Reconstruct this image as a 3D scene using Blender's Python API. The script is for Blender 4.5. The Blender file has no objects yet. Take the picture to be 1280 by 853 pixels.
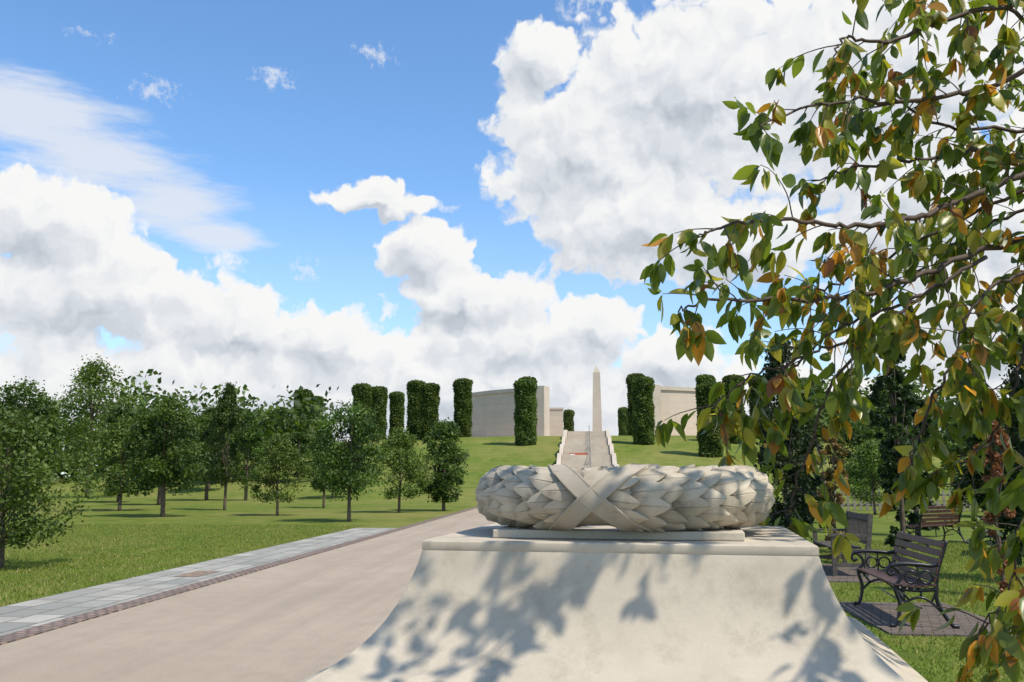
import bpy, math, random
import numpy as np
from mathutils import Vector, Matrix
rng = np.random.default_rng(7)
random.seed(7)
scene = bpy.context.scene
COL = scene.collection
scene.view_settings.view_transform = 'Standard'
scene.view_settings.look = 'None'
scene.view_settings.exposure = 0

# ------------------------------------------------------------------ helpers
def mesh_np(name, V, F, C=None, smooth=False):
    V = np.asarray(V, dtype=np.float32).reshape(-1, 3)
    F = np.asarray(F, dtype=np.int32)
    me = bpy.data.meshes.new(name)
    me.vertices.add(len(V)); me.vertices.foreach_set('co', V.ravel())
    m, k = F.shape
    me.loops.add(m*k); me.loops.foreach_set('vertex_index', F.ravel())
    me.polygons.add(m)
    me.polygons.foreach_set('loop_start', np.arange(0, m*k, k, dtype=np.int32))
    me.polygons.foreach_set('loop_total', np.full(m, k, dtype=np.int32))
    if smooth:
        me.polygons.foreach_set('use_smooth', np.ones(m, dtype=bool))
    me.update(calc_edges=True)
    if C is not None: setattr_col(me, C)
    return me
def setattr_col(me, C):
    a = me.color_attributes.new('Col', 'FLOAT_COLOR', 'POINT')
    n=len(me.vertices); C4 = np.ones((n, 4), dtype=np.float32); C4[:, :3] = np.asarray(C).reshape(n,-1)
    a.data.foreach_set('color', C4.ravel())

def obj(name, me, mat=None, parent=None, loc=(0,0,0), rot=(0,0,0), scale=(1,1,1)):
    o = bpy.data.objects.new(name, me)
    COL.objects.link(o)
    o.location = loc; o.rotation_euler = rot; o.scale = scale
    if mat is not None and me is not None and len(me.materials) == 0:
        me.materials.append(mat)
    if parent: o.parent = parent
    return o

def empty(name, loc=(0,0,0), rot=(0,0,0), scale=(1,1,1)):
    return obj(name, None, loc=loc, rot=rot, scale=scale)

class MB:
    def __init__(s): s.V=[]; s.F=[]
    def add(s, V, F):
        n=len(s.V); s.V += [tuple(v) for v in V]; s.F += [tuple(i+n for i in f) for f in F]
    def box(s, x0,x1,y0,y1,z0,z1, M=None):
        V=[(x,y,z) for z in (z0,z1) for y in (y0,y1) for x in (x0,x1)]
        if M is not None: V=[M@Vector(v) for v in V]
        s.add(V,[(0,2,3,1),(4,5,7,6),(0,1,5,4),(2,6,7,3),(0,4,6,2),(1,3,7,5)])
    def tube(s, pts, rad, sides=8):
        V,F=tube(pts,rad,sides); s.add(V,F)
        n=len(pts); base=len(s.V)-len(V)
        s.F.append(tuple(base+i for i in range(sides))[::-1]); s.F.append(tuple(base+(n-1)*sides+i for i in range(sides)))
    def mesh(s,name,smooth=False):
        me=bpy.data.meshes.new(name); me.from_pydata([tuple(v) for v in s.V],[],s.F); me.update()
        if smooth:
            for p in me.polygons: p.use_smooth=True
        return me

def tube(pts, rad, sides=8):
    P=[Vector(p) for p in pts]; n=len(P)
    if not hasattr(rad,'__len__'): rad=[rad]*n
    V=[];F=[]
    prev=None
    for i in range(n):
        t=(P[min(i+1,n-1)]-P[max(i-1,0)]).normalized()
        if prev is None:
            a=t.cross(Vector((0,0,1)))
            if a.length<0.1: a=t.cross(Vector((1,0,0)))
        else:
            a=prev-t*prev.dot(t)
        a.normalize(); b=t.cross(a); prev=a
        for k in range(sides):
            an=2*math.pi*k/sides
            V.append(tuple(P[i]+(a*math.cos(an)+b*math.sin(an))*rad[i]))
    for i in range(n-1):
        for k in range(sides):
            k2=(k+1)%sides
            F.append((i*sides+k,i*sides+k2,(i+1)*sides+k2,(i+1)*sides+k))
    return V,F

def catmull(pts, n=6):
    P=[np.array(p,float) for p in pts]
    P=[2*P[0]-P[1]]+P+[2*P[-1]-P[-2]]
    out=[]
    for i in range(1,len(P)-2):
        for k in range(n):
            t=k/n
            out.append(0.5*((2*P[i])+(-P[i-1]+P[i+1])*t+(2*P[i-1]-5*P[i]+4*P[i+1]-P[i+2])*t*t+(-P[i-1]+3*P[i]-3*P[i+1]+P[i+2])*t**3))
    out.append(P[-2]); return out

# ------------------------------------------------------------------ materials
class NT:
    def __init__(s, tree): s.t=tree
    def n(s, typ, ins=None, **kw):
        nd=s.t.nodes.new(typ)
        for k,v in kw.items(): setattr(nd,k,v)
        if ins:
            for k,v in ins.items():
                if isinstance(v, bpy.types.NodeSocket): s.t.links.new(v, nd.inputs[k])
                else: nd.inputs[k].default_value=v
        return nd
    def math(s, op, a, b=0.0, c=None, clamp=False):
        ins={0:a,1:b}
        if c is not None: ins[2]=c
        return s.n('ShaderNodeMath',ins,operation=op,use_clamp=clamp).outputs[0]
    def noise(s, vec, scale, detail=4, rough=0.55, dim='3D'):
        nd=s.n('ShaderNodeTexNoise',None,noise_dimensions=dim)
        nd.inputs['Scale'].default_value=scale; nd.inputs['Detail'].default_value=detail; nd.inputs['Roughness'].default_value=rough
        if vec is not None: s.t.links.new(vec,nd.inputs['Vector'])
        return nd
    def ramp(s, fac, stops, interp='LINEAR'):
        r=s.n('ShaderNodeValToRGB',{'Fac':fac}); cr=r.color_ramp; cr.interpolation=interp
        while len(cr.elements)<len(stops): cr.elements.new(0.5)
        for e,(p,c) in zip(cr.elements,stops):
            e.position=p; e.color=(*c,1) if len(c)==3 else c
        return r.outputs['Color']
    def mix(s, fac, a, b, mode='MIX'):
        m=s.n('ShaderNodeMix',data_type='RGBA',blend_type=mode)
        for sock,v in ((m.inputs[0],fac),(m.inputs[6],a),(m.inputs[7],b)):
            if isinstance(v,bpy.types.NodeSocket): s.t.links.new(v,sock)
            else: sock.default_value = v if not isinstance(v,tuple) else (*v,1)[:4]
        return m.outputs[2]
    def rng(s, v, a,b,c,d, typ='LINEAR'):
        return s.n('ShaderNodeMapRange',{0:v,1:a,2:b,3:c,4:d},interpolation_type=typ).outputs[0]

def newmat(name, rough=0.8, spec=0.3):
    m=bpy.data.materials.new(name); m.use_nodes=True
    nt=m.node_tree; b=nt.nodes['Principled BSDF']
    b.inputs['Roughness'].default_value=rough
    b.inputs['Specular IOR Level'].default_value=spec
    return m, NT(nt), b
def setcol(N,b,c):
    if isinstance(c,bpy.types.NodeSocket): N.t.links.new(c,b.inputs['Base Color'])
    else: b.inputs['Base Color'].default_value=(*c,1)
def bump(N,b,h,strength=0.3,dist=0.01):
    bp=N.n('ShaderNodeBump',{'Height':h,'Strength':strength,'Distance':dist})
    N.t.links.new(bp.outputs[0],b.inputs['Normal'])
def ocoord(N): return N.n('ShaderNodeTexCoord').outputs['Object']

def mat_plain(name,c,rough=0.7,var=0.25,scale=8,spec=0.3,bs=0.1):
    m,N,b=newmat(name,rough,spec); co=ocoord(N)
    nz=N.noise(co,scale,3).outputs['Fac']
    lo=tuple(x*(1-var) for x in c); hi=tuple(x*(1+var) for x in c)
    setcol(N,b,N.ramp(nz,[(0.3,lo),(0.7,hi)])); bump(N,b,nz,bs,0.01)
    return m

def mat_leaf(name, trans=0.3, rough=0.55, spec=0.3):
    m,N,b=newmat(name,rough,spec)
    at=N.n('ShaderNodeAttribute',attribute_name='Col').outputs['Color']
    oi=N.n('ShaderNodeObjectInfo').outputs['Random']
    hs=N.n('ShaderNodeHueSaturation',{'Hue':N.rng(oi,0,1,0.487,0.513),'Value':N.rng(oi,0,1,0.85,1.2),'Color':at})
    setcol(N,b,hs.outputs[0])
    tr=N.n('ShaderNodeBsdfTranslucent',{'Color':N.mix(1.0,hs.outputs[0],(1.9,1.9,0.8,1),'MULTIPLY')})
    mx=N.n('ShaderNodeMixShader',{0:trans,1:b.outputs[0],2:tr.outputs[0]})
    out=[n for n in N.t.nodes if n.type=='OUTPUT_MATERIAL'][0]
    N.t.links.new(mx.outputs[0],out.inputs[0])
    return m

LEAF=mat_leaf('foliage_leaf',0.25)
HERO_LEAF=mat_leaf('cherry_leaf',0.5,0.33,0.5)
BLADE=mat_leaf('grass_blade',0.25,0.7,0.15)
BARK=mat_plain('bark',(0.12,0.09,0.065),0.9,0.4,14,0.1,0.5)
TWIG=mat_plain('twig_bark',(0.085,0.06,0.045),0.7,0.3,40,0.3,0.2)

def mat_stone(name, base, pits=True, dirt=0.35, mscale=1.0, attr=False):
    m,N,b=newmat(name,0.85,0.2); co=ocoord(N)
    n1=N.noise(co,2.2*mscale,4,0.6).outputs['Fac']; n2=N.noise(co,80*mscale,3,0.6).outputs['Fac']; n3=N.noise(co,9*mscale,5,0.65).outputs['Fac']
    c=N.ramp(n1,[(0.3,tuple(x*0.86 for x in base)),(0.7,tuple(x*1.08 for x in base))])
    c=N.mix(N.rng(n2,0.3,0.75,0.0,0.3),c,tuple(x*0.76 for x in base)+(1,))
    c=N.mix(N.math('MULTIPLY',N.rng(n3,0.52,0.76,0,1),dirt),c,(base[0]*0.50,base[1]*0.49,base[2]*0.46,1))
    h=N.math('MULTIPLY',n2,0.25)
    if pits:
        vo=N.n('ShaderNodeTexVoronoi',{'Vector':N.n('ShaderNodeVectorMath',{0:co,1:N.noise(co,25,2).outputs['Color']},operation='ADD').outputs[0],'Scale':55*mscale}).outputs['Distance']
        msk=N.rng(n3,0.47,0.60,0,1)
        pit=N.math('MULTIPLY',N.rng(vo,0.08,0.26,1,0),msk)
        h=N.math('SUBTRACT',h,pit)
        c=N.mix(N.math('MULTIPLY',pit,0.55),c,(base[0]*0.4,base[1]*0.38,base[2]*0.34,1))
        st_=N.noise(N.n('ShaderNodeMapping',{'Vector':co,'Scale':(7,7,0.8)}).outputs[0],1.0,4,0.6).outputs['Fac']
        c=N.mix(N.rng(st_,0.5,0.72,0,0.28),c,(base[0]*0.62,base[1]*0.60,base[2]*0.56,1))
    if attr:
        c=N.mix(1.0,c,N.n('ShaderNodeAttribute',attribute_name='Col').outputs['Color'],'MULTIPLY')
    setcol(N,b,c); bump(N,b,h,0.6,0.004)
    return m
PLINTH=mat_stone('plinth_limestone',(0.53,0.455,0.35),True,0.45)
WREATHM=mat_stone('wreath_stone',(0.44,0.375,0.285),False,0.85,1.0)
WREATHL=mat_stone('wreath_leaf_stone',(0.50,0.43,0.33),False,1.0,1.6,True)

def mat_wall():
    m,N,b=newmat('memorial_wall_stone',0.85,0.2); co=ocoord(N)
    sp=N.n('ShaderNodeSeparateXYZ',{0:co})
    x=N.math('ADD',sp.outputs[0],N.math('MULTIPLY',sp.outputs[1],0.6))
    v=N.n('ShaderNodeCombineXYZ',{0:x,1:sp.outputs[2],2:0.0}).outputs[0]
    br=N.n('ShaderNodeTexBrick',{'Vector':v,'Color1':(0.56,0.47,0.36,1),'Color2':(0.52,0.44,0.34,1),'Mortar':(0.38,0.33,0.265,1),'Scale':1.0,'Mortar Size':0.014,'Brick Width':2.4,'Row Height':0.9})
    nz=N.noise(co,0.5,5,0.6).outputs['Fac']
    c=N.mix(N.rng(nz,0.4,0.75,0,0.35),br.outputs['Color'],(0.38,0.33,0.26,1))
    setcol(N,b,c); return m
WALL=mat_wall()
STEPM=mat_stone('step_stone',(0.54,0.46,0.36),False,0.4,0.2)

def mat_grass():
    m,N,b=newmat('grass_lawn',0.95,0.05); co=ocoord(N)
    big=N.noise(co,0.09,4,0.6,'2D').outputs['Fac']; mid=N.noise(co,1.3,4,0.65,'2D').outputs['Fac']; fin=N.noise(co,28,3,0.7,'2D').outputs['Fac']
    m3=N.noise(co,0.35,5,0.7,'2D').outputs['Fac']
    c=N.ramp(mid,[(0.3,(0.105,0.155,0.022)),(0.5,(0.155,0.205,0.034)),(0.72,(0.23,0.235,0.055))])
    c=N.mix(N.rng(big,0.45,0.68,0,0.7),c,(0.30,0.265,0.085,1))
    c=N.mix(N.rng(m3,0.5,0.72,0,0.5),c,(0.27,0.235,0.08,1))
    c=N.mix(N.rng(m3,0.45,0.28,0,0.5),c,(0.085,0.125,0.02,1))
    c=N.mix(N.rng(fin,0.35,0.7,0.0,0.5),c,(0.08,0.105,0.02,1))
    setcol(N,b,c); bump(N,b,fin,0.9,0.04); return m
GRASS=mat_grass()

def mat_road():
    m,N,b=newmat('buff_gravel_road',0.9,0.2); co=ocoord(N)
    n1=N.noise(co,0.35,4,0.6,'2D').outputs['Fac']; n2=N.noise(co,120,2,0.7,'2D').outputs['Fac']; n3=N.noise(co,3.0,5,0.7,'2D').outputs['Fac']
    mp=N.n('ShaderNodeMapping',{'Vector':co,'Scale':(2.5,0.12,1)}).outputs[0]
    n4=N.noise(mp,1.0,4,0.65,'2D').outputs['Fac']
    c=N.ramp(n1,[(0.3,(0.375,0.295,0.215)),(0.7,(0.46,0.365,0.27))])
    c=N.mix(N.rng(n4,0.45,0.68,0,0.5),c,(0.29,0.23,0.17,1))
    c=N.mix(N.rng(n3,0.48,0.72,0,0.4),c,(0.27,0.215,0.16,1))
    c=N.mix(N.rng(n2,0.35,0.65,0,0.6),c,(0.22,0.175,0.13,1))
    vo=N.n('ShaderNodeTexVoronoi',{'Vector':co,'Scale':70.0},voronoi_dimensions='2D')
    c=N.mix(N.rng(vo.outputs['Distance'],0.1,0.35,0.5,0.0),c,(0.60,0.51,0.40,1))
    setcol(N,b,c); bump(N,b,n2,0.6,0.005); return m
ROAD=mat_road()
def mat_brick(name,c1,c2,mo,bw,rh,ms,off=0.5,rot=0.0,stain=(0.2,0.19,0.17)):
    m,N,b=newmat(name,0.85,0.25); co=ocoord(N)
    mp=N.n('ShaderNodeMapping',{'Vector':co,'Rotation':(0,0,rot)}).outputs[0]
    br=N.n('ShaderNodeTexBrick',{'Vector':mp,'Color1':(*c1,1),'Color2':(*c2,1),'Mortar':(*mo,1),'Scale':1.0,'Mortar Size':ms,'Brick Width':bw,'Row Height':rh,'Bias':0.0},offset=off)
    nz=N.noise(co,2.2,5,0.7,'2D').outputs['Fac']; nf=N.noise(co,70,2,0.6,'2D').outputs['Fac']
    c=N.mix(N.rng(nz,0.42,0.7,0,0.55),br.outputs['Color'],(*stain,1))
    c=N.mix(N.rng(nf,0.4,0.7,0,0.25),c,(c1[0]*0.5,c1[1]*0.5,c1[2]*0.5,1))
    setcol(N,b,c); bump(N,b,br.outputs['Fac'],-0.6,0.006); return m
FLAG=mat_brick('grey_flagstone',(0.42,0.395,0.335),(0.25,0.245,0.215),(0.11,0.10,0.07),0.6,0.40,0.015,0.37,math.pi/2,(0.24,0.22,0.18))
SETT=mat_brick('pink_setts',(0.32,0.22,0.17),(0.18,0.13,0.105),(0.07,0.06,0.05),0.13,0.11,0.014,0.5,0,(0.19,0.15,0.12))
PAVER=mat_brick('dark_pavers',(0.18,0.135,0.105),(0.12,0.09,0.07),(0.03,0.03,0.02),0.2,0.1,0.008,0.5,0.3,(0.10,0.085,0.07))
IRON=mat_plain('black_cast_iron',(0.012,0.012,0.013),0.35,0.2,30,0.5,0.1)
BWOOD=mat_plain('dark_brown_slat',(0.075,0.034,0.026),0.5,0.35,12,0.35,0.2)
GWOOD=mat_plain('weathered_grey_wood',(0.10,0.085,0.07),0.8,0.3,14,0.2,0.3)
FWOOD=mat_plain('fence_wood',(0.28,0.24,0.19),0.85,0.3,10,0.2,0.2)
REDP=mat_plain('red_sign_paint',(0.45,0.11,0.06),0.5,0.1,5,0.3,0.02)
WHITEP=mat_plain('white_paint',(0.7,0.7,0.68),0.6,0.05,5,0.3,0.02)
STEEL=mat_plain('handrail_steel',(0.12,0.12,0.12),0.4,0.1,5,0.5,0.02)
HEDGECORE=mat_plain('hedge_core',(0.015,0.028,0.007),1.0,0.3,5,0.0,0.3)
IRONRUST=mat_plain('drain_iron',(0.24,0.17,0.11),0.7,0.4,20,0.3,0.3)

# ------------------------------------------------------------------ terrain
MC=(1.5,155.0); RT=46.0; RF=93.0; HT=6.4
def ground_z(x,y):
    r=math.hypot(x-MC[0],y-MC[1]); t=min(max((RF-r)/(RF-RT),0),1)
    s=t*t*(3-2*t)
    return HT*(0.65*t+0.35*s)
far=[260,340,480,800,1500,3000]
xs=np.array([-f for f in far[::-1]]+list(np.linspace(-200,200,161))+far)
ys=np.array([-f for f in far[::-1]]+list(np.linspace(-200,300,201))+[360,480,800,1500,3000])
V=[(x,y,ground_z(x,y)) for y in ys for x in xs]
nx=len(xs); F=[(j*nx+i,j*nx+i+1,(j+1)*nx+i+1,(j+1)*nx+i) for j in range(len(ys)-1) for i in range(nx-1)]
obj('grass_ground',mesh_np('grass_ground',V,F,smooth=True),GRASS)

def sheet(name,x0,x1,y0,y1,z,mat,h=None):
    mb=MB()
    if h: mb.box(x0,x1,y0,y1,-0.05,z)
    else: mb.add([(x0,y0,z),(x1,y0,z),(x1,y1,z),(x0,y1,z)],[(0,1,2,3)])
    return obj(name,mb.mesh(name),mat)
sheet('gravel_road',-5.6,2.0,-12,61.3,0.006,ROAD)
sheet('sett_edging',-5.86,-5.6,-12,61.0,0.022,SETT,True)
sheet('sett_edging',2.0,2.25,-12,61.0,0.022,SETT,True)
sheet('flagstone_path',-7.2,-5.86,-12,28.3,0.016,FLAG,True)
sheet('drain_cover',-6.6,-6.2,14.4,15.3,0.021,IRONRUST)
sheet('paver_pad',3.05,4.45,9.85,12.25,0.02,PAVER,True)
sheet('paver_pad',3.5,5.0,14.6,17.4,0.02,PAVER,True)

# ------------------------------------------------------------------ grass blades
def blades(n, x0,x1,y0,y1, p=1.6, keep=None):
    u=rng.random(n)**p
    y=y0+(y1-y0)*u; x=x0+(x1-x0)*rng.random(n)
    if keep is not None:
        k=keep(x,y); x=x[k]; y=y[k]
    n=len(x)
    patch=np.sin(x*2.3+np.sin(y*1.7)*2)*np.sin(y*1.1+x*0.6)
    h=(0.022+0.03*rng.random(n))*(1+0.3*patch); w=0.004+0.006*rng.random(n)
    a=rng.random(n)*6.283; la=rng.random(n)*6.283; ln=h*(0.2+0.8*rng.random(n))
    B=np.stack([x,y,np.zeros(n)],1)
    d=np.stack([np.cos(a)*w,np.sin(a)*w,np.zeros(n)],1)
    T=B+np.stack([np.cos(la)*ln,np.sin(la)*ln,h],1)
    V=np.stack([B-d,B+d,T],1).reshape(-1,3); F=np.arange(3*n).reshape(-1,3)
    t=rng.random(n)[:,None]
    c=np.array([0.10,0.155,0.022])*(1-t)+np.array([0.21,0.26,0.045])*t
    dry=rng.random(n)<0.16+0.14*patch
    c[dry]=np.array([0.40,0.33,0.14])*(0.6+0.5*rng.random(dry.sum())[:,None])
    return V,F,np.repeat(c,3,0)
def padkeep(x,y):
    a=(x>3.0)&(x<4.5)&(y>9.8)&(y<12.3); b=(x>3.45)&(x<5.05)&(y>14.55)&(y<17.45)
    return ~(a|b)
V1,F1,C1=blades(110000,-17,-7.22,9,30,1.5)
V2,F2,C2=blades(90000,2.27,9,5.5,24,1.7,padkeep)
obj('grass_tufts',mesh_np('grass_tufts',np.vstack([V1,V2]),np.vstack([F1,F2+len(V1)]),np.vstack([C1,C2])),BLADE)

# ------------------------------------------------------------------ foliage
def leaf_rhombs(cen, size, cols, flat=0.0):
    n=len(cen)
    nrm=rng.normal(size=(n,3)); nrm[:,2]=np.abs(nrm[:,2])+flat; nrm/=np.linalg.norm(nrm,axis=1)[:,None]
    t=rng.normal(size=(n,3)); t-=nrm*np.sum(t*nrm,1)[:,None]; t/=np.linalg.norm(t,axis=1)[:,None]
    b=np.cross(nrm,t)
    s=(size*(0.6+0.8*rng.random(n)))[:,None]
    V=np.stack([cen-t*s*0.5,cen+b*s*0.3,cen+t*s*0.5,cen-b*s*0.3],1).reshape(-1,3)
    F=np.arange(4*n).reshape(-1,4)
    return V,F,np.repeat(cols,4,0)

def tree_data(name,seed,H,R,th,nclump,nleaf,leaf,prof,c1,c2,trunk_r=0.09):
    g=np.random.default_rng(seed)
    cen=[];cols=[];dirs=[]
    amp=g.random(6)*6.28
    for k in range(nclump):
        t=g.random()**0.9; a=g.random()*6.283
        lump=1+0.20*math.sin(2*a+amp[0]+3*t)+0.16*math.sin(3*a+amp[1]-5*t)
        rr=prof(t)*R*lump*(g.random()**0.42)
        cr=R*(0.08+0.11*g.random())
        c=np.array([math.cos(a)*rr,math.sin(a)*rr,th+(H-th)*t*0.90])
        m=int(nleaf/nclump*(0.6+0.8*g.random()))
        pts=c+np.clip(g.normal(size=(m,3)),-1.9,1.9)*cr*np.array([1,1,0.75])
        cen.append(pts)
        q=g.random(); cc=np.array(c1)*(1-q)+np.array(c2)*q
        cols.append(cc*(0.75+0.5*g.random((m,1))))
        dirs.append(c)
    cen=np.vstack(cen); cols=np.vstack(cols)
    k=cen[:,2]>th*0.75; cen=cen[k]; cols=cols[k]
    V,F,C=leaf_rhombs(cen,np.full(len(cen),leaf),cols,0.3)
    fol=mesh_np(name+'_foliage',V,F,C); fol.materials.append(LEAF)
    mb=MB()
    pts=[(0,0,-0.1),(0.02,0.01,H*0.2),(0.05*g.normal(),0.05*g.normal(),H*0.45),(0.08*g.normal(),0.08*g.normal(),H*0.7),(0,0,H*0.9)]
    mb.tube(catmull(pts,3),list(np.linspace(trunk_r*1.2,trunk_r*0.15,13)),7)
    for i in range(14):
        d=dirs[g.integers(len(dirs))]
        z0=max(th*0.8,d[2]*0.6)
        mb.tube([(0,0,z0),tuple(np.array([d[0]*0.5,d[1]*0.5,z0+(d[2]-z0)*0.4])),tuple(d)],[trunk_r*0.4,trunk_r*0.25,trunk_r*0.06],5)
    tr=mb.mesh(name+'_trunk',True); tr.materials.append(BARK)
    return tr,fol
def p_round(t): return max(0.0,math.sin(math.pi*min(1,(t*0.92+0.08)))**0.6)
def p_oval(t): return max(0.05,(math.sin(math.pi*(t**0.75*0.94+0.06)))**0.8)
def p_cone(t): return 0.15+0.85*(1-t)**0.8*min(1,t*6+0.4)
def p_col(t): return 0.75+0.25*math.sin(t*3.1) if t<0.8 else 1.0*(1-t)/0.2*0.85+0.12
DG1=(0.028,0.054,0.010); DG2=(0.088,0.135,0.022)
LG1=(0.060,0.098,0.015); LG2=(0.13,0.18,0.034)
TA=tree_data('deciduous_a',1,5.0,1.65,1.1,80,10500,0.14,p_round,DG1,DG2)
TB=tree_data('deciduous_b',2,6.0,1.25,1.2,70,9000,0.14,p_oval,DG1,DG2)
TC=tree_data('deciduous_c',3,4.0,1.5,0.8,75,8500,0.125,p_oval,LG1,LG2,0.07)
TD=tree_data('deciduous_d',4,4.5,1.15,0.55,80,11000,0.13,p_round,DG1,DG2,0.08)
TE=tree_data('big_light_tree',5,10.0,3.3,2.0,75,9500,0.21,p_oval,LG1,LG2,0.16)
TF=tree_data('small_near_tree',6,2.9,1.35,0.5,70,9000,0.085,p_round,LG1,(0.11,0.165,0.03),0.05)
CONA=tree_data('conifer_column',7,5.0,0.42,0.25,90,11000,0.10,p_col,(0.016,0.034,0.010),(0.042,0.07,0.020),0.06)
CONB=tree_data('conifer_cone',8,5.0,1.0,0.3,90,12000,0.12,p_cone,(0.014,0.030,0.010),(0.038,0.062,0.018),0.08)
CONR=tree_data('rust_column',9,2.6,0.20,0.1,60,6000,0.07,p_col,(0.20,0.085,0.045),(0.32,0.15,0.075),0.03)
CONR2=tree_data('grey_green_column',10,2.6,0.22,0.1,60,6000,0.07,p_col,(0.10,0.10,0.03),(0.24,0.14,0.06),0.03)
def put(name,data,x,y,s=1,sz=None,r=None,z=None):
    e=empty(name,(x,y,ground_z(x,y) if z is None else z),(0,0,random.random()*6.28 if r is None else r),(s,s,sz or s))
    obj('trunk',data[0],parent=e); obj('foliage',data[1],parent=e); return e

for n,d,x,y,s,sz in [
 ('deciduous_tree',TF,-10.3,15.6,0.95,0.98),
 ('deciduous_tree',TC,-21.8,41.5,1.1,1.1),
 ('deciduous_tree',TA,-16.9,35.6,0.92,1.0),
 ('deciduous_tree',TB,-17.2,42.6,0.72,1.08),
 ('deciduous_tree',TC,-12.7,37.0,0.76,0.84),
 ('deciduous_tree',TA,-8.5,32.4,0.72,0.88),
 ('deciduous_tree',TC,-8.4,40.6,0.85,0.95),
 ('deciduous_tree',TD,-6.7,42.6,0.95,1.0),
 ('deciduous_tree',TB,-13.4,46.0,0.65,0.78),
 ('deciduous_tree',TE,-37.5,66.5,1.0,1.08),
 ('deciduous_tree',TA,-27.5,42.5,1.3,1.3),
 ('deciduous_tree',TB,-24.0,50.0,1.1,1.0),
 ('deciduous_tree',TA,-25.5,60.0,1.25,1.2),
 ('deciduous_tree',TD,-29.0,55.0,1.3,1.4),
 ('deciduous_tree',TB,-22.8,60.0,1.1,1.05),
 ('deciduous_tree',TC,-18.0,64.0,1.1,1.05),
 ('deciduous_tree',TC,-33.0,48.0,1.4,1.4),
 ('deciduous_tree',TB,-30.5,72.0,1.5,1.2),
 ('deciduous_tree',TA,-46.0,70.0,1.7,1.5),
 ('deciduous_tree',TA,-33.0,78.0,1.5,1.3),
 ('deciduous_tree',TD,-24.5,76.0,1.4,1.0),
 ]:
    put(n,d,x,y,s,sz)
for n,d,x,y,s,sz in [
 ('conifer_tree',CONB,4.3,20.6,0.70,0.98),
 ('conifer_tree',CONA,6.4,19.6,0.85,1.04),
 ('conifer_tree',CONB,6.9,14.9,0.6,0.86),
 ('conifer_tree',CONA,8.9,26.0,1.1,0.9),
 ('conifer_tree',CONB,7.5,33.0,1.0,0.85),
 ('conifer_tree',CONB,16.0,38.0,1.4,1.0),
 ('deciduous_tree',TA,15.5,52.0,1.3,1.0),
 ('deciduous_tree',TD,20.5,50.0,1.5,1.2),
 ('deciduous_tree',TC,12.0,40.0,0.8,0.8),
 ('deciduous_tree',TA,24.0,48.0,1.6,1.2),
 ('deciduous_tree',TB,27.0,60.0,1.9,1.1),
 ('conifer_tree',CONB,10.5,22.8,0.8,0.7),
 ('rust_brown_cypress',CONR,5.55,13.1,0.9,1.06),
 ('rust_brown_cypress',CONR2,4.62,17.9,1.1,1.0),
 ]:
    put(n,d,x,y,s,sz)

cen=[];cols=[]
g=np.random.default_rng(33)
def line(az0,az1,dist,hh,n):
    for k in range(n):
        a=math.radians(az0+(az1-az0)*g.random()); D=dist*(0.9+0.25*g.random())
        x,y=D*math.sin(a),D*math.cos(a); z=ground_z(x,y)
        h=hh*(0.5+0.6*g.random())*(1+0.25*math.sin(a*23)+0.15*math.sin(a*61)); R=hh*0.35
        m=90
        p=np.stack([x+g.normal(size=m)*R*0.6,y+g.normal(size=m)*R*0.6,z+h*g.random(m)**0.8],1)
        cen.append(p); q=g.random(); cols.append((np.array(DG1)*(1-q)+np.array(DG2)*q)*1.1*(0.7+0.6*g.random((m,1))))
line(-50,-17,115,8,250); line(12,50,120,7.5,220)
cen=np.vstack(cen);cols=np.vstack(cols)
V,F,C=leaf_rhombs(cen,np.full(len(cen),0.8),cols,0.2)
obj('distant_trees',mesh_np('distant_trees',V,F,C),LEAF)

# ------------------------------------------------------------------ ivy columns
def column_data(seed,h=7.2,r=1.12):
    g=np.random.default_rng(seed)
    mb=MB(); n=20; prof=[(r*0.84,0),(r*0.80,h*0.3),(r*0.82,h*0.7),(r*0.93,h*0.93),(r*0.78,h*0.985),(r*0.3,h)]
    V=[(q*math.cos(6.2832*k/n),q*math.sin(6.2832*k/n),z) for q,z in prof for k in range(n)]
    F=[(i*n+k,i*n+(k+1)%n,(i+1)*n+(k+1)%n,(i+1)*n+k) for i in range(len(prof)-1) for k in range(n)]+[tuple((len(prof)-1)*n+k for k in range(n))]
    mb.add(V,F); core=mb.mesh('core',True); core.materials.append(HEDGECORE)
    m=7500; a=g.random(m)*6.283; z=g.random(m)*h
    lump=0.06*np.sin(3*a+z*1.3+seed)+0.06*np.sin(5*a-z*2.1)+0.05*np.sin(z*3.3+a)
    rr=r*(0.90+0.10*np.exp(-((z-h*0.92)/(h*0.07))**2)+lump*0.8)+g.normal(size=m)*0.06
    rr*=np.where(z>h*0.97,0.93,1)
    p=np.stack([rr*np.cos(a),rr*np.sin(a),z],1)
    m2=1100; q=np.sqrt(g.random(m2))*r*0.98; a2=g.random(m2)*6.283
    p2=np.stack([q*np.cos(a2),q*np.sin(a2),h+0.05-0.35*(q/r)**3+g.normal(size=m2)*0.07],1)
    p=np.vstack([p,p2]); cc=np.sin(p[:,2]*2.2+np.arctan2(p[:,1],p[:,0])*3)*0.5+0.5
    cc=(cc*0.5+0.5*g.random(len(p)))[:,None]
    cols=np.array([0.038,0.066,0.012])*(1-cc)+np.array([0.12,0.165,0.032])*cc
    V,F,C=leaf_rhombs(p,np.full(len(p),0.24),cols,0.1)
    fo=mesh_np('ivy',V,F,C); fo.materials.append(LEAF); return core,fo
CD=[column_data(s) for s in (1,2,3)]
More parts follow.
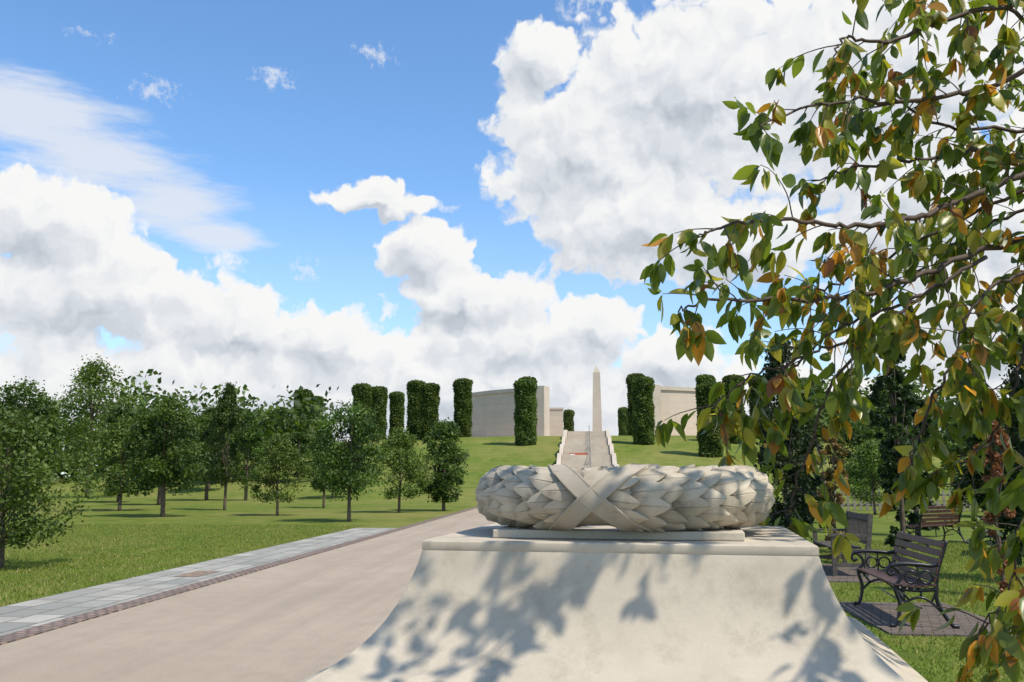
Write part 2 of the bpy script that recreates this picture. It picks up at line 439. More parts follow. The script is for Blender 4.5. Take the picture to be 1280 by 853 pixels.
for i,(x,y,s,sz) in enumerate([(-48,140,1,0.9),(-36,113,1,1),(-41,135,1,1),(-27.6,110,1,1),(-28.3,122,1,1),(-26.6,126,0.9,.95),(-21.4,113,1,1),(-19.0,109,1,.93),
   (-15.5,113,1,1.0),(-7.4,113,1,1.02),(-6.6,97,1,.95),(-3.4,168,.85,1),(6.6,168,.85,1.05),(6.1,113,1,1.06),(5.9,97,1,.97),(14.5,113,1,1.03),(11.6,88,1,.94),
   (15.8,100,1,1),(20,108,1,1),(26.5,113,1,1),(30,124,1,1),(38,120,1,1)]):
    d=CD[i%3]; e=empty('ivy_column',(x,y,ground_z(x,y)-0.05),(0,0,i*1.3),(s,s,sz))
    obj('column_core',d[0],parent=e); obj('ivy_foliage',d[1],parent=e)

# ------------------------------------------------------------------ memorial building
def arc_wall(mb,cx,cy,r0,r1,a0,a1,z0,z1,n=28):
    V=[];F=[]
    for i in range(n+1):
        a=math.radians(a0+(a1-a0)*i/n)
        for r,z in ((r1,z0),(r1,z1),(r0,z1),(r0,z0)):
            V.append((cx+r*math.sin(a),cy-r*math.cos(a),z))
    for i in range(n):
        for k in range(4):
            F.append((i*4+k,i*4+(k+1)%4,(i+1)*4+(k+1)%4,(i+1)*4+k))
    F.append((0,3,2,1)); F.append((n*4,n*4+1,n*4+2,n*4+3)); mb.add(V,F)
mem=empty('stone_memorial',(0,0,0))
cx,cy=1.5,146.0
for nm,a0,a1 in (('curved_wall_left',-75,-20.5),('curved_wall_right',20.5,75),('rear_wall',120,160),('rear_wall_b',200,240)):
    mb=MB(); arc_wall(mb,cx,cy,21.6,22.5,a0,a1,HT-0.3,13.25); obj(nm,mb.mesh(nm),WALL,mem)
    mb=MB(); arc_wall(mb,cx,cy,21.5,22.72,a0-0.3,a1+0.3,13.253,13.75); obj(nm+'_cornice',mb.mesh(nm+'c'),STEPM,mem)
    mb=MB(); arc_wall(mb,cx,cy,21.5,22.8,a0-0.3,a1+0.3,HT-0.3,HT+0.55); obj(nm+'_base',mb.mesh(nm+'b'),STEPM,mem)
for sx,a in ((-1,-20.2),(1,20.2)):
    mb=MB(); arc_wall(mb,cx,cy,20.9,22.95,a-1.5,a+1.5,HT-0.3,13.9,3); obj('end_pier',mb.mesh('end_pier'),STEPM,mem)
mb=MB(); mb.box(-8.6,-3.7,139.5,140.4,HT-0.3,11.7); mb.box(6.7,11.6,139.5,140.4,HT-0.3,11.7)
mb.box(-8.7,-3.6,139.4,140.5,11.703,12.0); mb.box(6.6,11.7,139.4,140.5,11.703,12.0)
obj('inner_wall',mb.mesh('inner_wall'),WALL,mem)
mb=MB(); mb.add([(cx+34*math.cos(6.2832*k/64),cy+5+34*math.sin(6.2832*k/64),HT+z) for z in (-0.2,0.05) for k in range(64)],
   [tuple(64+k for k in range(64))]+[(k,(k+1)%64,64+(k+1)%64,64+k) for k in range(64)])
obj('terrace',mb.mesh('terrace'),STEPM,mem)
mb=MB(); ox,oy=1.6,150
mb.box(ox-1.5,ox+1.5,oy-1.5,oy+1.5,HT,HT+0.6); mb.box(ox-1.1,ox+1.1,oy-1.1,oy+1.1,HT+0.602,HT+1.4)
def frus(mb,z0,z1,a,b):
    V=[(ox+sx*r,oy+sy*r,z) for z,r in ((z0,a),(z1,b)) for sx,sy in ((-1,-1),(1,-1),(1,1),(-1,1))]
    mb.add(V,[(0,1,5,4),(1,2,6,5),(2,3,7,6),(3,0,4,7),(4,5,6,7),(3,2,1,0)])
frus(mb,HT+1.403,18.5,0.80,0.58); frus(mb,18.503,19.7,0.577,0.02)
obj('stone_obelisk',mb.mesh('stone_obelisk'),STEPM)

# stairs
SX=2.15
st=empty('stone_staircase',(-0.1,0,0))
mb=MB(); z=0.0; y=62.5; nfl=6; rise=HT/42.0
for f in range(nfl):
    for k in range(7):
        z+=rise; last=(k==6)
        y1=y+(0.42 if not last else 7.75-0.42*6)
        mb.box(-SX,SX,y,y1-0.004,z-1.6,z+0.25); y=y1
obj('steps',mb.mesh('steps'),STEPM,st)
mb=MB()
for sx in (-1,1):
    x0,x1=(SX+.03,SX+.4) if sx>0 else (-SX-.4,-SX-.03)
    for f in range(nfl):
        ya=62+f*7.75; za=f*HT/6; V=[(x,yy,zz) for x in (x0,x1) for yy,zz in ((ya,za-1),(ya+2.9,za-1),(ya+7.74,za-1),(ya+7.74,za+HT/6+0.4),(ya+2.9,za+HT/6+0.4),(ya,za+0.4))]
        mb.add(V,[(0,1,4,5),(1,2,3,4),(11,10,7,6),(10,9,8,7),(5,4,10,11),(4,3,9,10),(6,7,1,0),(7,8,2,1),(0,5,11,6),(2,8,9,3)])
obj('cheek_walls',mb.mesh('cheek_walls'),STEPM,st)
mb=MB(); pts=[]
for i in range(25):
    yy=63+i*1.9; zz=(yy-62.5)/46.5*HT+0.3; mb.tube([(0.3,yy,zz-0.3),(0.3,yy,zz+0.95)],0.035,6); pts.append((0.3,yy,zz+0.95))
mb.tube(pts,0.04,6); mb.tube([(p[0],p[1],p[2]-0.45) for p in pts],0.03,6)
obj('handrail',mb.mesh('handrail'),STEEL,st)
sg=empty('red_barrier_sign',(-0.75,82.0,ground_z(-0.75,82)+0.33))
mb=MB(); mb.box(-0.9,0.75,-0.03,0.03,0.2,0.70); o=obj('board',mb.mesh('board'),REDP,sg)
mb=MB(); mb.box(-0.85,-0.4,-0.04,-0.032,0.3,0.6); obj('notice_panel',mb.mesh('notice_panel'),WHITEP,sg)
mb=MB(); mb.box(-0.8,-0.72,-0.25,0.25,-0.3,0.19); mb.box(0.62,0.7,-0.25,0.25,-0.3,0.19); obj('feet',mb.mesh('feet'),STEEL,sg)

mb=MB()
for i in range(26):
    mb.box(i*0.28-0.05,i*0.28+0.05,-0.02,0.02,0,0.95+0.03*math.sin(i*3))
mb.box(-0.1,7.1,0.022,0.07,0.25,0.34); mb.box(-0.1,7.1,0.022,0.07,0.7,0.79)
obj('wooden_fence',mb.mesh('wooden_fence'),FWOOD,loc=(11.0,44.5,0),rot=(0,0,-0.1))

# ------------------------------------------------------------------ plinth + wreath
PC=(0.13,3.37); PR=math.radians(-6.5)
pl=empty('stone_plinth',(PC[0],PC[1],0),(0,0,PR))
prof=[(-0.005,1.400),(-0.001,1.397),(0.0,1.392),(0.0,1.374),(-0.0015,1.371),(0.001,1.366),(0.008,1.335),(0.022,1.295),(0.038,1.255),(0.060,1.21),(0.088,1.165),(0.12,1.125),(0.158,1.088),(0.205,1.052),(0.26,1.020),(0.31,1.000),(0.316,0.996),(0.318,0.99),(0.318,0.90),(0.28,0.898),(0.28,0.152),(0.38,0.15),(0.384,0.145),(0.384,-0.02)]
HX,HY=0.60,0.55; ns=24
def ring(e,z):
    hx,hy=HX+e,HY+e; c=0.006; P=[]
    def side(ax,ay,bx,by):
        for i in range(ns): t=i/ns; P.append((ax+(bx-ax)*t,ay+(by-ay)*t,z))
    side(-hx+c,-hy,hx-c,-hy); side(hx,-hy+c,hx,hy-c); side(hx-c,hy,-hx+c,hy); side(-hx,hy-c,-hx,-hy+c)
    return P
V=[];nr=4*ns
for e,z in prof: V+=ring(e,z)
F=[(i*nr+k,(i+1)*nr+k,(i+1)*nr+(k+1)%nr,i*nr+(k+1)%nr) for i in range(len(prof)-1) for k in range(nr)]
F=[f[::-1] for f in F]
mb=MB(); mb.add(V,F+[tuple(range(nr))]); me=mb.mesh('plinth_body')
for p in me.polygons: p.use_smooth=True
me.set_sharp_from_angle(angle=math.radians(28))
obj('plinth_body',me,PLINTH,pl)
mb=MB(); mb.box(-0.40,0.40,-0.40,0.40,1.401,1.428); o=obj('wreath_slab',mb.mesh('wreath_slab'),PLINTH,pl)
bv=o.modifiers.new('b','BEVEL'); bv.width=0.004; bv.segments=2

wr=empty('stone_wreath',(PC[0]-0.008,PC[1],1.428+0.104),(0,0,PR))
R0,r0=0.425,0.090
def tor(th,ph,rad):
    return ((R0+rad*math.cos(ph))*math.cos(th),(R0+rad*math.cos(ph))*math.sin(th),rad*0.96*math.sin(ph))
N1,N2=96,28
V=[tor(2*math.pi*i/N1,2*math.pi*j/N2,r0) for i in range(N1) for j in range(N2)]
F=[(i*N2+j,((i+1)%N1)*N2+j,((i+1)%N1)*N2+(j+1)%N2,i*N2+(j+1)%N2) for i in range(N1) for j in range(N2)]
mb=MB(); mb.add(V,F); obj('wreath_core',mb.mesh('wreath_core',True),WREATHM,wr)
mb=MB(); g=random.Random(4); LCc=[]
ROW=46; PER=10
def lw(s):
    return max(0.0,(math.sin(math.pi*min(1.0,0.25+0.75*s**1.05)))**0.9)
for i in range(ROW):
    th0=-math.pi/2-0.10+(2*math.pi)*(i+0.5)/ROW
    d=1 if i<ROW/2 else -1
    for j in range(PER):
        ph0=2*math.pi*(j+0.5*(i%2))/PER+g.uniform(-0.12,0.12)
        L=0.118*g.uniform(0.9,1.12); W=0.034*g.uniform(0.9,1.12); sk=g.uniform(-0.25,0.25); lift=g.uniform(0.019,0.025)
        Rl=R0+r0*0.75*math.cos(ph0)
        tj=g.uniform(-0.016,0.016)
        ns_=11; cols_=[-1.0,-0.99,-0.80,-0.45,-0.09,0.0,0.09,0.45,0.80,0.99,1.0]; nt_=len(cols_)-1; VV=[]
        tw=g.uniform(-0.004,0.004); tone=g.uniform(0.86,1.08)
        for a in range(ns_+1):
            s=a/ns_; w=W*lw(s)+0.0004
            for t in cols_:
                hh=-0.003+lift*s**0.95+0.0025*(1-abs(t))+tw*t
                if abs(t)<0.05: hh-=0.0030*(1-s*0.6)
                if abs(t)>0.995: hh-=0.020
                th=th0+tj+d*(s*L)/Rl; ph=ph0+t*w/r0+sk*s*0.6
                VV.append(tor(th,ph,r0+hh))
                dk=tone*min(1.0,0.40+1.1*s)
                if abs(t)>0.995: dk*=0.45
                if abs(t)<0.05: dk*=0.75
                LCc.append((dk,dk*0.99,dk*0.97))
        FF=[(a*(nt_+1)+b,a*(nt_+1)+b+1,(a+1)*(nt_+1)+b+1,(a+1)*(nt_+1)+b) for a in range(ns_) for b in range(nt_)]
        # blunt end wall under the tip
        n0=len(VV)
        for b,t in enumerate(cols_):
            x_,y_,z_=VV[ns_*(nt_+1)+b]; c_=Vector((R0*math.cos(th0+tj+d*L/Rl),R0*math.sin(th0+tj+d*L/Rl),0))
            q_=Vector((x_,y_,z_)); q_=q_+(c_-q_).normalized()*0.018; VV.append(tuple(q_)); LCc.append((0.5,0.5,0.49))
        FF+=[(ns_*(nt_+1)+b,ns_*(nt_+1)+b+1,n0+b+1,n0+b) for b in range(nt_)]
        mb.add(VV,FF)
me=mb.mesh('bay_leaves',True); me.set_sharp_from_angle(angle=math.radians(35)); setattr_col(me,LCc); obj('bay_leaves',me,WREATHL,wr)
mb=MB()
for c0 in (-math.pi/2-0.10,math.pi/2,0.25,math.pi-0.25):
    for sg_ in (1,-1):
        VV=[];n=48; tt=[-1,-0.98,-0.8,-0.78,0.78,0.8,0.98,1]; k=len(tt)
        for a in range(n+1):
            ph=-0.88*math.pi+1.76*math.pi*a/n
            th=c0+sg_*0.60*(a/n-0.5)*2
            for t in tt:
                wv=0.026
                hh=0.0185+(0.0015 if sg_>0 else 0)+0.0015*math.sin(a*0.9)
                if abs(t)>0.99: hh-=0.022
                if abs(t)>0.79 and abs(t)<0.99: hh+=0.0015
                VV.append(tor(th+t*wv*0.87/R0,ph-sg_*t*wv*0.5/r0,r0+hh))
        mb.add(VV,[(a*k+b,a*k+b+1,(a+1)*k+b+1,(a+1)*k+b) for a in range(n) for b in range(k-1)])
me=mb.mesh('ribbons',True); me.set_sharp_from_angle(angle=math.radians(40)); obj('ribbons',me,WREATHM,wr)

# ------------------------------------------------------------------ benches
def iron_bench(name,x,y,r,L=1.7):
    e=empty(name,(x,y,0.02),(0,0,r))
    for nm,yy in (('end_frame_near',-L/2),('end_frame_far',L/2)):
        mb=MB()
        def T(p,rad,n=5):
            mb.tube([(q[0],yy,q[1]) for q in [tuple(v) for v in catmull([(a,b) for a,b in p],n)]],rad,8)
        T([(-.33,0.02),(-.27,.03),(-.235,.12),(-.22,.25),(-.25,.36),(-.26,.42)],.021)
        T([(-.26,.42),(-.20,.50),(-.21,.58),(-.28,.63),(-.33,.59),(-.30,.54),(-.26,.56)],.018)
        T([(-.30,.635),(-.18,.655),(0,.65),(.12,.64),(.20,.66)],.022)
        T([(.36,0.02),(.30,.03),(.22,.14),(.16,.28),(.16,.42),(.19,.60),(.25,.78),(.29,.90)],.022)
        T([(-.26,.41),(-.1,.385),(.05,.385),(.17,.40)],.02)
        T([(-.23,.18),(-.12,.28),(0,.31),(.10,.26),(.19,.17)],.014)
        T([(-.20,.38),(-.12,.28)],.012,2); T([(.0,.31),(.0,.385)],.012,2); T([(.15,.36),(.10,.26)],.012,2)
        for cx_,cz_,rr in ((-.09,.52,.065),(.06,.52,.065)):
            T([(cx_+rr*math.cos(a*math.pi/4),cz_+rr*math.sin(a*math.pi/4)) for a in range(9)],.011,3)
        T([(-.02,.40),(-.015,.52),(-.02,.64)],.011,3)
        obj(nm,mb.mesh(nm,True),IRON,e)
    mb=MB()
    for i in range(6):
        xx=-.235+i*.072; zz=.425-0.018*math.sin(i/5*math.pi)
        mb.box(xx-.028,xx+.028,-L/2-.03,L/2+.03,zz,zz+.024)
    o=obj('seat',mb.mesh('seat'),BWOOD,e); b=o.modifiers.new('b','BEVEL'); b.width=.006;b.segments=2
    mb=MB()
    for i in range(5):
        t=i/4; zz=.50+t*.36; xx=.145+t*.10
        M=Matrix.Translation((xx,0,zz))@Matrix.Rotation(math.radians(15),4,'Y')
        mb.box(-.012,.012,-L/2-.03,L/2+.03,-.036,.036,M)
    o=obj('backrest',mb.mesh('backrest'),BWOOD,e); b=o.modifiers.new('b','BEVEL'); b.width=.005;b.segments=2
    mb=MB(); mb.tube([(-.0,-L/2,.2),(0,0,.17),(0,L/2,.2)],.01,6); mb.tube([(.05,0,.40),(.05,0,.17)],.012,6); obj('stretcher',mb.mesh('stretcher'),IRON,e)
    return e
def wood_bench(name,x,y,r,L=1.6):
    e=empty(name,(x,y,0.02),(0,0,r)); mb=MB()
    for yy in (-L/2,L/2-.07):
        mb.box(-.27,-.20,yy,yy+.07,0,.62)
        M=Matrix.Translation((.24,yy,0.0))@Matrix.Rotation(math.radians(7),4,'Y'); mb.box(-.035,.035,0,.07,0,.98,M)
        mb.box(-.198,.23,yy+.01,yy+.06,.34,.42); mb.box(-.31,.29,yy-.01,yy+.08,.622,.66); mb.box(-.198,.22,yy+.015,yy+.055,.14,.20)
    obj('frame',mb.mesh('frame'),GWOOD,e); mb=MB()
    for i in range(5): mb.box(-.26+i*.095,-.18+i*.095,-L/2+.071,L/2-.071,.425,.45)
    obj('seat',mb.mesh('seat'),GWOOD,e); mb=MB()
    M=Matrix.Translation((.24,0,0.0))@Matrix.Rotation(math.radians(7),4,'Y')
    mb.box(-.02,.02,-L/2+.07,L/2-.07,.88,.97,M); mb.box(-.02,.02,-L/2+.07,L/2-.07,.50,.56,M)
    n=11
    for i in range(n):
        yy=-L/2+.12+(L-.24)*i/(n-1); mb.box(-.012,.012,yy-.018,yy+.018,.56,.88,M)
    obj('backrest',mb.mesh('backrest'),GWOOD,e); return e
iron_bench('park_bench',3.55,11.1,-0.06)
wood_bench('wooden_bench',4.2,16.1,-0.05)
iron_bench('park_bench',8.1,22.6,-0.9,1.6)
iron_bench('park_bench',8.3,20.0,-0.4,1.6)
wood_bench('wooden_bench',3.9,22.5,0.2)

# ------------------------------------------------------------------ foreground cherry tree
TX=Matrix(((0.9966,-0.0823,0),(0.0823,0.9966,0),(0,0,1)))
def W(p):
    return tuple(TX@Vector(p))
br=[ # tree-local layout in metres
 ([(2.95,3.9,2.5),(2.30,3.6,2.84),(1.88,3.5,2.72),(1.57,3.4,2.59),(1.28,3.3,2.52),(.985,3.2,2.52),(.73,3.1,2.46),(.64,3.05,2.42)],.017,1.0),
 ([(2.95,3.9,2.25),(2.34,3.7,2.58),(1.95,3.6,2.52),(1.60,3.5,2.38),(1.31,3.4,2.28),(.95,3.3,2.24),(.70,3.2,2.22),(.58,3.15,2.17)],.017,1.0),
 ([(2.95,3.9,2.9),(2.34,3.6,3.27),(1.88,3.5,3.14),(1.51,3.4,3.06),(1.16,3.3,3.0),(.90,3.2,2.87)],.015,1.0),
 ([(2.95,3.9,3.2),(2.30,3.5,3.5),(1.79,3.4,3.42),(1.45,3.3,3.26),(1.27,3.25,3.25),(1.2,3.2,3.15)],.014,1.0),
 ([(2.95,3.9,2.7),(2.2,3.8,2.97),(1.75,3.7,2.93),(1.4,3.6,2.85),(1.2,3.5,2.76)],.012,0.9),
 ([(1.88,3.52,2.46),(1.60,3.5,2.30),(1.43,3.5,2.17),(1.18,3.5,2.08),(.93,3.5,1.98),(.78,3.5,1.87)],.009,1.0),
 ([(1.43,3.5,2.17),(1.27,3.6,1.96),(1.196,3.7,1.71),(1.15,3.8,1.50),(1.15,3.8,1.42)],.007,1.0),
 ([(1.60,3.5,2.30),(1.30,3.6,2.18),(1.08,3.65,1.98),(1.0,3.7,1.82)],.007,1.0),
 ([(2.95,3.9,2.1),(2.34,3.8,2.38),(1.96,3.6,2.22),(1.70,3.5,2.01),(1.56,3.5,1.77),(1.50,3.5,1.60)],.011,1.0),
 ([(2.34,3.7,2.38),(2.0,3.5,2.1),(1.85,3.4,1.84),(1.72,3.4,1.67),(1.64,3.4,1.55)],.008,0.9),
 ([(2.5,3.6,2.1),(2.0,3.3,1.9),(1.86,3.2,1.62),(1.76,3.2,1.42),(1.69,3.2,1.2),(1.58,3.2,1.08)],.007,1.3),
 ([(2.4,3.4,1.9),(2.0,3.2,1.6),(1.84,3.15,1.35),(1.74,3.1,1.18),(1.66,3.1,1.10)],.006,1.2),
 ([(2.95,3.9,3.0),(2.35,3.95,3.15),(1.95,3.9,3.15),(1.65,3.8,3.25),(1.5,3.7,3.15)],.011,1.1),
 ([(2.6,3.8,2.6),(2.1,3.5,2.42),(1.8,3.35,2.3),(1.66,3.3,2.15),(1.62,3.3,1.98)],.009,1.1),
 ([(2.6,3.8,3.3),(2.1,3.7,3.65),(1.8,3.5,3.6),(1.6,3.4,3.5)],.011,1.0),
 ([(2.3,3.65,2.85),(1.95,3.8,2.7),(1.65,3.85,2.55),(1.35,3.8,2.4),(1.15,3.7,2.35)],.009,1.0),
 ([(2.6,3.9,2.9),(2.2,4.1,2.75),(1.95,4.1,2.6),(1.75,4.1,2.4),(1.7,4.1,2.2)],.009,1.1),
 # out towards the sun / over the road
 ([(2.95,3.9,2.9),(2.4,2.9,3.35),(1.9,2.3,3.5),(1.4,1.9,3.5),(1.0,1.6,3.45)],.014,1.2),
 ([(2.4,2.9,3.35),(1.9,2.55,3.75),(1.45,2.3,4.0),(1.0,2.2,4.15)],.010,1.0),
 ([(1.9,2.3,3.5),(1.6,1.9,3.75),(1.5,1.7,4.0),(1.2,1.6,4.3)],.008,1.0),
 ([(2.95,3.9,2.6),(2.6,3.0,3.0),(2.1,2.2,3.1),(1.7,1.5,3.0),(1.5,1.0,2.8)],.012,1.0),
 ([(2.95,3.9,3.3),(3.2,3.0,3.8),(3.0,2.2,4.2),(2.6,1.5,4.3)],.02,1.0),
 ([(2.95,3.9,3.4),(3.6,4.2,4.0),(4.2,4.4,4.2)],.02,1.0),([(2.95,3.9,3.2),(3.3,4.8,3.8),(3.2,5.6,4.1)],.02,1.0),
 ([(2.95,3.9,3.6),(2.7,4.2,4.3),(2.4,4.5,4.9)],.02,1.0),([(2.95,3.9,3.0),(3.8,3.4,3.3),(4.6,3.0,3.2)],.02,1.0),
]
g=np.random.default_rng(11)
wood=MB()
wood.tube([W(p) for p in catmull([(2.98,3.95,-.1),(2.93,3.9,.8),(3.0,3.92,1.8),(2.95,3.9,2.8),(2.98,3.85,3.8),(2.9,3.9,4.6)],5)],list(np.linspace(.13,.03,26)),12)
LP=[];LD=[];LS=[];LC=[]
def add_leaves(pts):
    n=len(pts)
    tint=g.random()
    for i in range(n):
        if i==0: continue
        p=np.array(pts[i]); d=np.array(pts[i])-np.array(pts[i-1]); d/=np.linalg.norm(d)+1e-9
        m=1 if i<n-1 else 5
        for k in range(m):
            if i<n-1 and g.random()<0.15: continue
            side=g.normal(size=3)*0.9
            v=d*0.5+side*0.5+np.array([0,0,-1.1*g.random()-0.4]); v/=np.linalg.norm(v)
            LP.append(p+g.normal(size=3)*0.006); LD.append(v); LS.append(0.092*(0.6+0.6*g.random()))
            LC.append(0.62*g.random()+0.38*tint)
def grow(pts,rad,dens):
    C=catmull([np.array(p) for p in pts],9)
    C=[c+g.normal(size=3)*0.006 for c in C]
    n=len(C); wood.tube([W(c) for c in C],list(np.linspace(rad,0.003,n)),7)
    acc=0
    for i in range(1,n):
        seg=np.linalg.norm(C[i]-C[i-1]); acc+=seg
        t=i/n
        while acc>0.064/dens:
            acc-=0.064/dens
            if t<0.12 : continue
            d=(C[i]-C[i-1])/(seg+1e-9)
            a=g.normal(size=3); a-=d*a.dot(d); a/=np.linalg.norm(a)
            L=(0.08+0.24*g.random())*(1.15-0.4*t)
            v=d*0.6+a*0.8+np.array([0,0,0.05]); v/=np.linalg.norm(v)
            q=[C[i].copy()]; m=max(3,int(L/0.034))
            for k in range(m):
                v=v+np.array([0,0,-0.085])+g.normal(size=3)*0.06; v/=np.linalg.norm(v)
                q.append(q[-1]+v*L/m)
            wood.tube([W(c) for c in q],list(np.linspace(0.0028,0.0013,len(q))),5)
            add_leaves(q)
    add_leaves(C[-4:])
for p,r_,d_ in br: grow(p,r_,d_)
ct=empty('cherry_tree',(0,0,0))
obj('trunk_and_branches',wood.mesh('cherry_wood',True),TWIG,ct)
P=np.array([W(p) for p in LP]); D=np.array([W(p) for p in LD]); S=np.array(LS); n=len(P)
nr_=g.normal(size=(n,3))*0.8+np.array([0,0,0.6]); nr_-=D*np.sum(nr_*D,1)[:,None]; nr_/=np.linalg.norm(nr_,axis=1)[:,None]
B=np.cross(nr_,D)
ss=[0,.12,.35,.6,.82,1.0]; ww=[0.02,.55,1.0,.92,.5,0.0]
curl=0.1+0.7*g.random(n); fold=0.1+0.5*g.random(n)
V=np.zeros((n,len(ss),3,3))
for i,(s,w) in enumerate(zip(ss,ww)):
    c=P+D*(S*(0.12+s))[:,None]-nr_*(S*curl*s*s*0.5)[:,None]
    wd=S*0.23*w
    V[:,i,0]=c-B*wd[:,None]+nr_*(wd*fold)[:,None]
    V[:,i,1]=c
    V[:,i,2]=c+B*wd[:,None]+nr_*(wd*fold)[:,None]
k=len(ss); tmpl=[]
for i in range(k-1):
    for j in range(2): tmpl.append((i*3+j,i*3+j+1,(i+1)*3+j+1,(i+1)*3+j))
tmpl=np.array(tmpl); F=(tmpl[None]+(np.arange(n)*k*3)[:,None,None]).reshape(-1,4)
cc=np.array(LC); q=g.random(n)[:,None]
col=np.array([0.065,0.115,0.016])*(1-q)+np.array([0.17,0.235,0.036])*q
thr=cc
m1=thr>0.75; col[m1]=np.array([0.52,0.28,0.04])*(0.55+0.7*g.random(m1.sum())[:,None])
m2=thr>0.90; col[m2]=np.array([0.28,0.12,0.035])*(0.6+0.7*g.random(m2.sum())[:,None])
m3=(thr>0.58)&(thr<=0.75); col[m3]=np.array([0.34,0.33,0.045])*(0.7+0.5*g.random(m3.sum())[:,None])
Cc=np.repeat(col,k*3,0)
obj('cherry_leaves',mesh_np('cherry_leaves',V.reshape(-1,3),F,Cc,smooth=True),HERO_LEAF,ct)

# ------------------------------------------------------------------ light
S_=Vector((0.47,-0.30,0.83)).normalized()
sun=bpy.data.lights.new('sun','SUN'); sun.energy=4.9; sun.angle=math.radians(0.5); sun.color=(1.0,0.93,0.81)
so=bpy.data.objects.new('sun',sun); COL.objects.link(so); so.location=(20,-20,40); so.rotation_euler=(-S_).to_track_quat('-Z','Y').to_euler()

w=bpy.data.worlds.new('World'); scene.world=w; w.use_nodes=True
w.cycles.sampling_method='NONE'
t=w.node_tree; t.nodes.clear(); N=NT(t)
sky=N.n('ShaderNodeTexSky',sky_type='NISHITA'); sky.sun_disc=False
sky.sun_elevation=math.asin(S_.z); sky.sun_rotation=math.atan2(S_.x,S_.y); sky.air_density=1.0; sky.dust_density=0.3; sky.ozone_density=1.5
bg1=N.n('ShaderNodeBackground',{'Color':N.mix(1.0,sky.outputs[0],(1.0,1.30,1.52,1),'MULTIPLY'),'Strength':0.145})
gen=N.n('ShaderNodeTexCoord').outputs['Generated']
sp=N.n('ShaderNodeSeparateXYZ',{0:gen})
az=N.math('MULTIPLY',N.math('ARCTAN2',sp.outputs[0],sp.outputs[1]),57.2958)
el=N.math('MULTIPLY',N.math('ARCSINE',sp.outputs[2]),57.2958)
UV=N.n('ShaderNodeCombineXYZ',{0:az,1:el,2:0.0}).outputs[0]
main=[(-0.8,20.2,6.5,6.2),(7,22.8,11,8),(18,22.5,12,8.5),(3.5,15.6,9.0,4.2),(-3.0,25.6,3.2,2.8),(9.5,14.2,7.5,3.2),(21,15,10,7),(23,8,8,5),
 (-13,17.0,4.8,1.3),(-10.2,13.8,3.8,2.6),(-7.6,11.0,6.0,2.4),(.7,9.3,3.6,2.6),(5.2,7.2,5.0,2.4),(-4.2,8.1,9,3.0),
 (-14,4.8,36,5.2),(-32.8,14.0,5.5,3.4),(-30,10.4,9.5,4.4),(-21.5,8.9,7,3.2),(-16,8.0,5,2.6),(20,4,22,3),
 (60,22,22,9),(-80,22,24,9),(150,24,40,11)]
def env(p,lst,k=0.2):
    cur=None
    for (a,e,ra,re) in lst:
        s=N.n('ShaderNodeVectorMath',{0:p},operation='MULTIPLY_ADD')
        s.inputs[1].default_value=(1/ra,1/re,0); s.inputs[2].default_value=(-a/ra,-e/re,0)
        l=N.n('ShaderNodeVectorMath',{0:s.outputs[0]},operation='LENGTH').outputs['Value']
        cur=l if cur is None else N.n('ShaderNodeMath',{0:cur,1:l,2:k},operation='SMOOTH_MIN').outputs[0]
    return N.math('SUBTRACT',1.0,cur)
def hgt(uv,dt):
    nz=N.noise(uv,0.30,dt,0.57,'2D').outputs['Fac']
    vo=N.n('ShaderNodeTexVoronoi',{'Vector':uv,'Scale':0.5,'Detail':1.0,'Roughness':0.5},voronoi_dimensions='2D',feature='F1').outputs['Distance']
    return N.math('ADD',N.math('MULTIPLY',N.math('SUBTRACT',nz,0.5),0.95),N.math('MULTIPLY',N.math('SUBTRACT',0.40,vo),0.28))
wn=N.noise(UV,0.45,3,0.55,'2D').outputs['Color']
wv=N.n('ShaderNodeVectorMath',{0:wn,1:(0.5,0.5,0.5)},operation='SUBTRACT').outputs[0]
wv=N.n('ShaderNodeVectorMath',{0:wv,1:(2.6,2.2,0)},operation='MULTIPLY').outputs[0]
P1=N.n('ShaderNodeVectorMath',{0:UV,1:wv},operation='ADD').outputs[0]
P2=N.n('ShaderNodeVectorMath',{0:P1,1:(0.5,1.0,0)},operation='ADD').outputs[0]
f1=env(P1,main)
f2=env(P2,main[:20])
h1=hgt(P1,8); h2=hgt(P2,6)
d1=N.math('ADD',f1,h1)
alpha=N.rng(d1,0.0,0.22,0,1,'SMOOTHSTEP')
relief=N.math('ADD',N.math('MULTIPLY',N.math('SUBTRACT',h1,h2),0.95),N.math('MULTIPLY',N.math('SUBTRACT',f1,f2),1.5))
bright=N.math('ADD',N.rng(relief,-0.60,0.42,0.22,1.0),N.rng(f1,0.25,0.9,0.12,-0.22))
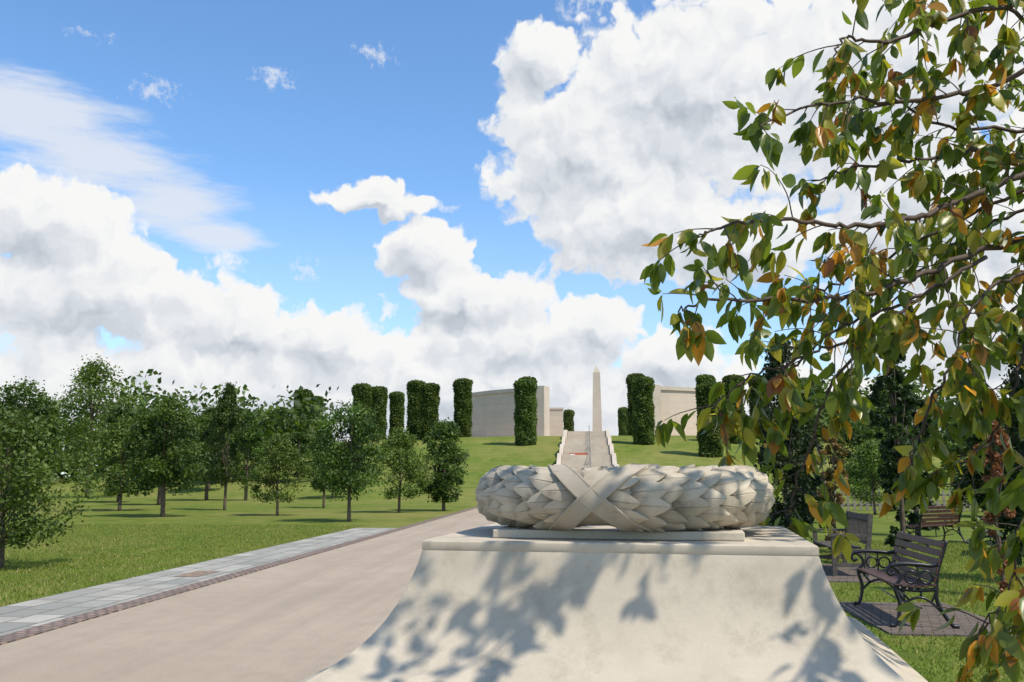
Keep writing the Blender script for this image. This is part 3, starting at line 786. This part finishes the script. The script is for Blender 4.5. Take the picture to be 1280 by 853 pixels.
ccol=N.ramp(bright,[(0.12,(0.50,0.55,0.62)),(0.45,(0.72,0.76,0.82)),(0.72,(0.90,0.92,0.94)),(0.92,(1.0,1.0,0.99))])
UVr=N.n('ShaderNodeMapping',{'Vector':UV,'Rotation':(0,0,math.radians(22)),'Scale':(0.10,0.55,1)}).outputs[0]
cz=N.noise(UVr,1.2,6,0.62,'2D').outputs['Fac']
cf=N.math('ADD',env(UV,[(-34.5,19.8,6.5,2.8),(-30.1,17.9,6,2.4),(-26,15.9,5.4,1.9),(-23,14.2,3.8,1.2)],0.4),N.math('MULTIPLY',N.math('SUBTRACT',cz,0.45),1.4))
ca=N.rng(cf,0.0,0.75,0,0.85,'SMOOTHSTEP')
wz=N.noise(UV,1.6,5,0.65,'2D').outputs['Fac']
pf=N.math('ADD',env(P1,[(-27.3,22,2.0,1.0),(-14,25.6,1.9,1.0),(-20.2,23.9,2.4,.9),(-17.9,12.5,1.9,1.3),(-31,24.6,1.6,.6),(.8,29.2,3.5,2.2),(-27,17.9,1.5,.9)],0.1),N.math('MULTIPLY',N.math('SUBTRACT',wz,0.62),2.6))
pa=N.rng(pf,0.0,0.9,0,0.7,'SMOOTHSTEP')
haze=N.rng(el,0,18,0.40,0.0)
thin=N.math('MAXIMUM',N.math('MAXIMUM',ca,pa),haze)
a_all=N.math('MAXIMUM',alpha,thin)
ccol=N.mix(N.rng(alpha,0,0.6,1,0),ccol,(0.84,0.88,0.95,1))
bg2=N.n('ShaderNodeBackground',{'Color':ccol,'Strength':0.94})
mx=N.n('ShaderNodeMixShader',{0:a_all,1:bg1.outputs[0],2:bg2.outputs[0]})
out=N.n('ShaderNodeOutputWorld',{'Surface':mx.outputs[0]})

# ------------------------------------------------------------------ camera
cam=bpy.data.cameras.new('camera'); cam.lens=32.0; cam.sensor_width=36; cam.clip_end=8000; cam.clip_start=0.05
co=bpy.data.objects.new('camera',cam); COL.objects.link(co)
co.location=(0,0,1.6); co.rotation_euler=(math.radians(90+8.45),0,math.radians(4.72))
scene.camera=co
